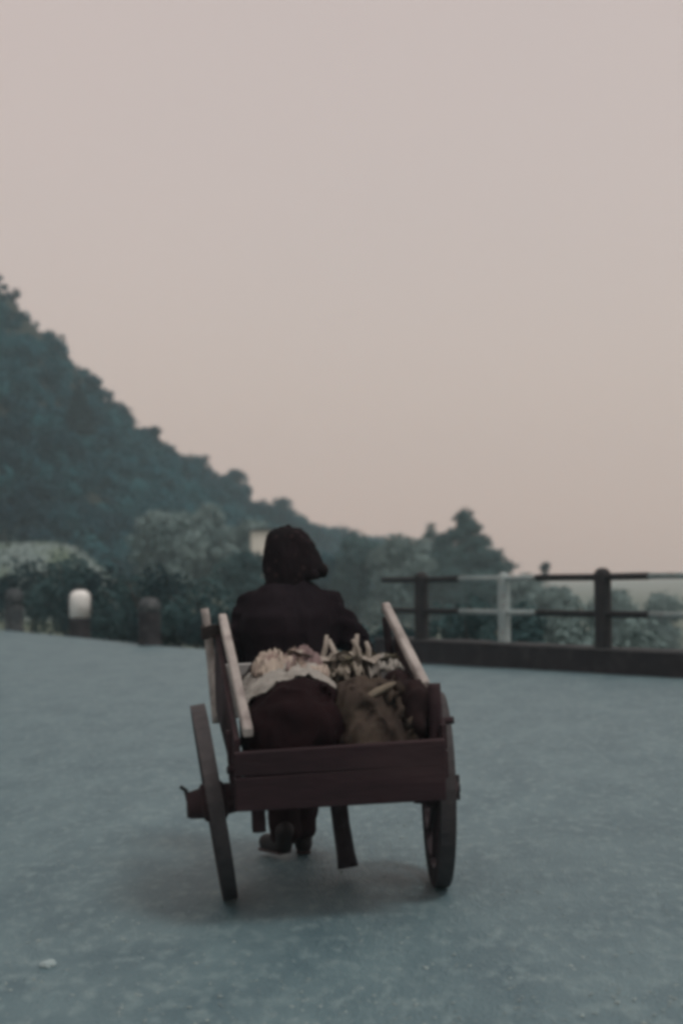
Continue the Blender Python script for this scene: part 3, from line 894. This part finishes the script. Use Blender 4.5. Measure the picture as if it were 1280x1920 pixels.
# cabbages: heart with loose crumpled outer leaves
def cabbage(label, c, r, m, seed, group):
    rd = random.Random(seed)
    t = empty('cabbage')
    on_cart(t); tag(t, label, 'cabbage', group)
    c = Vector(c)
    me = blob_mesh('heart', [('e', c, (r * .8, r * .8, r * .78))], r * .12, 2, folds(r * .16, 3 / r * .5, seed))
    link('heart', me, m, t)
    for k in range(8):
        a = 6.28 * k / 8 + rd.uniform(-.2, .2)
        tilt = rd.uniform(.1, .75)
        V, Q = [], []
        n = 9
        for j in range(n):
            for i in range(n):
                u, v = (i / (n - 1) - .5) * 2, j / (n - 1)
                wv = (.55 + .55 * math.sin(math.pi * min(1, .1 + .8 * v))) * .8
                th = -0.9 + v * (1.5 + tilt * .5)
                rr = r * (.9 + .25 * v * tilt + .1 * fbm((u * 2, v * 3, seed + k), 1.3))
                ang = a + u * wv * .75
                V.append(c + Vector((rr * math.cos(th) * math.cos(ang), rr * math.cos(th) * math.sin(ang), rr * math.sin(th) * .92 + r * .10 * math.sin(u * 6 + k) * v)))
        for j in range(n - 1):
            for i in range(n - 1):
                Q.append((j * n + i, j * n + i + 1, (j + 1) * n + i + 1, (j + 1) * n + i))
        lf = link('leaf', np_mesh('leaf', np.array(V), np.array(Q)), m, t, True)
        sdm = lf.modifiers.new('thickness', 'SOLIDIFY'); sdm.thickness = .003
CG = 'cabbages on the cart'
def crumple(c, w, d, h, seed):
    c = Vector(c)
    def zf(u, v, x, y):
        e = max(0, 1 - max(abs(u - .5), abs(v - .5)) * 2)
        return c.z + h * (e ** .6) + .05 * (.5 - 2 * abs(noise.noise(Vector((x, y, seed)) * 17))) + .028 * (.5 - 2 * abs(noise.noise(Vector((x, y, seed + 5)) * 34)))
    return c.x - w / 2, c.x + w / 2, c.y - d / 2, c.y + d / 2, zf
x0, x1, y0, y1, zf = crumple((-.20, .03, .80), .16, .24, .075, 3)
drape('wrapping_paper', 'crumpled yellowish paper at the left of the vegetables', x0, x1, y0, y1, zf, M['cabbage'], 30, 36, .006, 11, 'paper')
x0, x1, y0, y1, zf = crumple((-.085, .05, .81), .15, .26, .085, 8)
drape('wrapping_paper', 'crumpled pinkish brown paper between the yellowish paper and the stalks', x0, x1, y0, y1, zf, M['cabbage2'], 30, 36, .006, 21, 'paper')
x0, x1, y0, y1, zf = crumple((.075, .04, .79), .17, .22, .07, 15)
drape('wrapping_paper', 'crumpled dull green paper under the upright stalks', x0, x1, y0, y1, zf, M['stalk_paper'], 30, 36, .008, 31, 'paper')
x0, x1, y0, y1, zf = crumple((.245, .02, .78), .13, .2, .06, 24)
drape('rag', 'small greyish rag tucked beside the pale pole at the cart\'s right side', x0, x1, y0, y1, zf, M['cloth_pale'], 26, 30, .008, 41, 'rag')
cabbage('small pale cabbage tucked above the seam of the two sacks', (-.035, -.13, .80), .045, M['cabbage'], 14, None)

# stalks
st = empty('stalk_bundle'); on_cart(st)
tag(st, 'bundle of pale vegetable stalks and wilted leaves sticking up on the cart', 'vegetables')
rd = random.Random(5)
for k in range(13):
    x = -.01 + .235 * (k / 12) + rd.uniform(-.01, .01)
    y = rd.uniform(-.02, .14)
    z = .80 + rd.uniform(-.02, .02)
    upz = [.13, .05, .04, .14, .03, .05, .15, .04, .13, .05, .10, .04, .06][k]
    b_ = Vector((x, y, z)); tp = b_ + Vector((rd.uniform(-.05, .04), rd.uniform(-.05, .05), upz))
    mb = MB(); mb.tube([b_ + Vector((0, .03, -.06)), b_, b_.lerp(tp, .6) + Vector((.008, 0, .01)), tp], [.013, .013, .011, .008], 7, .08)
    mb.build('stalk', M['stalk'], st, True)
for k in range(34):
    x, y, z = rd.uniform(-.16, .27), rd.uniform(-.08, .12), rd.uniform(.79, .86)
    a = rd.uniform(0, 6.28); L = rd.uniform(.06, .11)
    d = Vector((math.cos(a), math.sin(a), rd.uniform(-.2, .4))); s_ = Vector((-math.sin(a), math.cos(a), rd.uniform(-.3, .3)))
    V = []; n = 6
    for j in range(n):
        for i in range(4):
            v = j / (n - 1); u = (i / 3 - .5)
            V.append(Vector((x, y, z)) + d * L * v + s_ * u * L * .8 * math.sin(math.pi * (.1 + .85 * v)) + Vector((0, 0, L * (.35 * v - .6 * v * v + .25 * abs(u)))))
    Q = [(j * 4 + i, j * 4 + i + 1, j * 4 + i + 5, j * 4 + i + 4) for j in range(n - 1) for i in range(3)]
    link('leaf', np_mesh('leaf', np.array(V), np.array(Q)), M['stalk_leaf'] if k % 3 else M['stalk'], st, True)

# ------------------------------------------------------------------ the person, seen from behind, pulling
PX, PY = -.245, 6.42
PZ = road_z(PX) + .004
def W(x, y, z): return Vector((x, y, z))
sh_l, sh_r = W(-.155, .09, 1.105), W(.155, .09, 1.11)
el_l, el_r = W(-.255, .05, .90), W(.295, .06, .96)
ha_l, ha_r = W(-.225, .22, .70), W(.375, .24, .72)
# where the shafts really are, in person space
def shaft_pt(sx, y):
    p = cm @ T(sx * .303, y, .005)
    return p - Vector((PX, PY, PZ))
ha_l, ha_r = shaft_pt(-1, .93), shaft_pt(1, .93)
parts = [
    ('c', W(0, .02, .78), W(0, .06, .98), .12, .12), ('c', W(0, .06, .98), W(0, .10, 1.12), .125, .10),
    ('c', sh_l, sh_r, .05, .05), ('c', W(0, .11, 1.13), W(0, .15, 1.25), .055, .05),
    ('e', W(0, .175, 1.345), (.075, .095, .115)), ('e', W(0, .2, 1.275), (.055, .07, .05)),
    ('e', W(0, .275, 1.325), (.013, .02, .024)), ('e', W(-.076, .17, 1.33), (.012, .022, .032)), ('e', W(.076, .17, 1.33), (.012, .022, .032)),
    ('e', W(0, .262, 1.288), (.022, .012, .006)), ('e', W(0, .26, 1.255), (.025, .02, .018)),
    ('c', sh_l, el_l, .05, .04), ('c', sh_r, el_r, .05, .04),
    ('c', el_l, ha_l + Vector((0, -.05, .035)), .038, .026), ('c', el_r, ha_r + Vector((0, -.05, .035)), .038, .026),
]
def hand(c, sx):
    """fingers closed round a shaft that runs along y through c"""
    out_ = []
    wr = c + Vector((0, -.05, .035))
    out_ += [('c', wr, c + Vector((-sx * .008, .01, .036)), .022, .024), ('c', c + Vector((-sx * .012, -.025, .036)), c + Vector((-sx * .012, .04, .034)), .016, .014)]
    for k, (dy, ln) in enumerate(((.042, .95), (.02, 1.05), (-.002, 1.0), (-.024, .82))):
        pts = [c + Vector((sx * (.034) * math.cos(a), dy, .034 * math.sin(a))) for a in (R(80), R(20), R(-40), R(-40 - 75 * ln))]
        for a, b_ in zip(pts, pts[1:]):
            out_.append(('c', a, b_, .0092, .0085))
    th = [c + Vector((-sx * .02, -.02, .034)), c + Vector((-sx * .036, .005, .014)), c + Vector((-sx * .03, .03, -.012))]
    for a, b_ in zip(th, th[1:]):
        out_.append(('c', a, b_, .0105, .0095))
    return out_
parts += hand(ha_l, -1) + hand(ha_r, 1)
hip = W(0, .02, .76)
kn_l, an_l = W(-.045, .0, .40), W(-.02, -.10, .10)
kn_r, an_r = W(.06, .10, .41), W(.06, .02, .085)
parts += [('c', W(-.08, .02, .74), kn_l, .085, .055), ('c', kn_l, an_l, .05, .036), ('c', W(.08, .02, .74), kn_r, .085, .055), ('c', kn_r, an_r, .05, .036)]
person = link('person', blob_mesh('person', parts, .0075, 3), M['skin'])
person.location = (PX, PY, PZ)
tag(person, 'stooped person in dark jacket and flowered headscarf pulling the handcart', 'person')
for sx in (-1, 1):
    mb = MB(); bmesh.ops.create_icosphere(mb.b, subdivisions=2, radius=.011, matrix=Matrix.Translation((sx * .03, .262, 1.345))); mb.build('eye', M['glass'], person, True)
# jacket
jk = [
    ('l', [(0, .0, .62, .205, .15), (0, .0, .70, .212, .155), (0, .01, .80, .205, .15), (0, .03, .90, .205, .145), (0, .04, 1.0, .225, .155), (0, .06, 1.08, .24, .15), (0, .085, 1.13, .222, .125), (0, .095, 1.175, .178, .11), (0, .11, 1.215, .118, .09), (0, .125, 1.235, .08, .075)]),
    ('c', W(-.165, .085, 1.105), el_l, .084, .074), ('c', W(.17, .085, 1.115), el_r, .084, .07),
    ('c', el_l, ha_l + Vector((0, -.075, .055)), .07, .046), ('c', el_r, ha_r + Vector((-.005, -.075, .055)), .068, .046),
]
def ridge_noise(p, sc):
    return 1 - 2 * abs(noise.noise(p * sc))
def jacket_fold(p):
    q = Vector((p.x * 1.6, p.y, p.z * .55))
    arm = min(1, max(0, (abs(p.x) - .17) * 14))
    return .012 * (ridge_noise(q, 7) - .4) + .006 * ridge_noise(q + Vector((3, 1, 2)), 16) + .006 * arm * math.sin(p.z * 75 + 4 * fbm(p, 6))
link('jacket', blob_mesh('jacket', jk, .010, 8, jacket_fold), M['jacket'], person)
# trousers
tp = [('e', W(0, .02, .74), (.15, .125, .12)),
      ('c', W(-.075, .02, .70), kn_l, .105, .08), ('c', kn_l, an_l + Vector((0, 0, .02)), .082, .072),
      ('c', W(.075, .02, .70), kn_r, .105, .08), ('c', kn_r, an_r + Vector((-.015, 0, .025)), .082, .07)]
link('trousers', blob_mesh('trousers', tp, .012, 4, lambda p: .008 * fbm(p, 10, 3) + .004 * math.sin(p.z * 60 + p.x * 20)), M['trousers'], person)
# shoes: left foot pushing off with the heel up and turned out, right foot flat
def shoe(heel, toe, up, nm='shoe'):
    heel, toe, up = Vector(heel), Vector(toe), Vector(up).normalized()
    pp = [('c', heel, toe, .042, .04), ('c', heel + up * .028, heel.lerp(toe, .45) + up * .02, .04, .038), ('c', heel + up * .03, heel + up * .07, .042, .044)]
    s_ = link(nm, blob_mesh(nm, pp, .008, 3), M['shoe'], person)
    mb = MB(); mb.beam(heel - up * .036 - (toe - heel).normalized() * .03, toe - up * .034 + (toe - heel).normalized() * .03, .066, .016, up, .006)
    mb.build('sole', M['sole'], s_)
shoe(an_l + Vector((-.005, -.02, -.03)), (-.105, .03, .055), (.1, -.35, .9))
shoe(an_r + Vector((0, -.01, -.035)), (.055, .17, .048), (0, 0, 1))
# headscarf
hs = [('l', [(-.008, .115, 1.19, .082, .08), (-.01, .125, 1.215, .085, .088), (-.008, .135, 1.24, .094, .10), (.0, .145, 1.262, .110, .112), (.016, .155, 1.29, .134, .122), (.018, .16, 1.315, .138, .125), (.008, .165, 1.36, .126, .124), (.0, .165, 1.41, .110, .114), (-.008, .165, 1.452, .088, .09), (-.014, .165, 1.478, .055, .055)]),
      ('c', W(.07, .13, 1.305), W(.15, .10, 1.284), .055, .03), ('c', W(.05, .08, 1.28), W(.11, .06, 1.265), .045, .02), ('c', W(-.055, .11, 1.27), W(-.078, .09, 1.20), .045, .03),
      ('c', W(-.035, .16, 1.476), W(.0, .17, 1.482), .016, .013)]
def scarf_fold(p):
    q = Vector((p.x * 1.8, p.y * 1.8, p.z * .6))
    return .015 * (ridge_noise(q, 7) - .3) + .006 * ridge_noise(q + Vector((7, 2, 1)), 22)
link('headscarf', blob_mesh('headscarf', hs, .008, 5, scarf_fold), M['scarf'], person)

# ------------------------------------------------------------------ small things
# gravel on the road: one mass of small stones
rng = np.random.default_rng(12)
n = 9000
yy = 3.6 + 10.4 * rng.random(n) ** 1.6
xx = (rng.random(n) - .5) * 2 * (yy * .30 + .4)
rr = .002 + .0055 * rng.random(n) ** 4
ico = bmesh.new(); bmesh.ops.create_icosphere(ico, subdivisions=1, radius=1)
iv = np.array([v.co[:] for v in ico.verts]); ico.verts.index_update()
it = np.array([[v.index for v in f.verts] for f in ico.faces]); ico.free()
sc3 = np.stack([rr * (0.8 + .7 * rng.random(n)), rr * (0.8 + .7 * rng.random(n)), rr * (.3 + .2 * rng.random(n))], 1)
jit = 1 + rng.normal(scale=.14, size=(n, len(iv), 1))
zz = np.array([road_z(x) + 0.010 * fbm((x, y, 0), 0.9) + 0.02 * fbm((x, y, 4), 0.22) for x, y in zip(xx, yy)])
ang = rng.random(n) * 6.28
P = iv[None] * jit * sc3[:, None, :]
c_, s_ = np.cos(ang)[:, None], np.sin(ang)[:, None]
P = np.stack([P[:, :, 0] * c_ - P[:, :, 1] * s_, P[:, :, 0] * s_ + P[:, :, 1] * c_, P[:, :, 2]], 2)
P += np.stack([xx, yy, zz + sc3[:, 2] * .35], 1)[:, None, :]
Fc = (it[None] + (np.arange(n) * len(iv))[:, None, None]).reshape(-1, 3)
gv = link('gravel', np_mesh('gravel', P.reshape(-1, 3), Fc), M['pebble'])
tag(gv, 'loose fine gravel strewn over the road', 'gravel', None, 'stuff')

x, y = -.985, 4.72
o = link('pebble', blob_mesh('pebble', [('e', (0, 0, .008), (.026, .02, .014)), ('e', (.008, .004, .012), (.016, .014, .012))], .003, 2, folds(.003, 60, 2)), M['palestone'])
o.location = (x, y, road_z(x) + 0.010 * fbm((x, y, 0), 0.9) + 0.02 * fbm((x, y, 4), 0.22))
tag(o, 'single pale pebble lying on the road, lower left', 'pebble')

# rough grass along the edge of the road
rng = np.random.default_rng(5)
n = 26000
t = rng.random(n)
px, py = [], []
for q in t:
    s = q * 6
    i = min(int(s), 5); f = s - i
    a, b_ = EDGE[2 + i] if i < 5 else EDGE[7], EDGE[3 + i] if i < 5 else EDGE[8]
    px.append(a[0] + (b_[0] - a[0]) * f); py.append(a[1] + (b_[1] - a[1]) * f)
off = .05 + rng.random(n) ** 1.5 * 2.2
px = np.array(px) + .82 * off + (np.array(px) > .9) * .45; py = np.array(py) + .57 * off
pz = np.array([ground_z(x, y) for x, y in zip(px, py)])
hh = (.12 + .22 * rng.random(n))
la = rng.random(n) * 6.28
lean = rng.normal(scale=.09, size=(n, 2))
wx, wy = np.cos(la) * .012, np.sin(la) * .012
V = np.stack([np.stack([px - wx, py - wy, pz - .1], 1), np.stack([px + wx, py + wy, pz - .1], 1), np.stack([px + lean[:, 0], py + lean[:, 1], pz + hh], 1)], 1).reshape(-1, 3)
gr = link('grass', np_mesh('grass', V, np.arange(3 * n).reshape(-1, 3)), M['grass'])
tag(gr, 'rough grass along the verge behind the bollards and wall', 'grass', None, 'stuff')

# ------------------------------------------------------------------ haze in the valley air
mb = MB(); mb.hexa([(-1420, -320, -20), (1420, -320, -20), (1420, 1420, -20), (-1420, 1420, -20), (-1420, -320, 122), (1420, -320, 122), (1420, 1420, 122), (-1420, 1420, 122)])
hm = bpy.data.materials.new('valley_haze')
hm.use_nodes = True
hm.node_tree.nodes.clear()
ho = hm.node_tree.nodes.new('ShaderNodeOutputMaterial')
hv = hm.node_tree.nodes.new('ShaderNodeVolumePrincipled')
hv.inputs['Color'].default_value = (0.69, 0.92, 1.0, 1)
hv.inputs['Absorption Color'].default_value = (1, 1, 1, 1)   # scatters, swallows nothing
hv.inputs['Density'].default_value = 0.0014
hv.inputs['Anisotropy'].default_value = 0.2
hm.node_tree.links.new(hv.outputs[0], ho.inputs['Volume'])
hz = mb.build('haze', hm)
tag(hz, 'thin pale haze hanging over the valley and hill', 'haze', None, 'stuff')
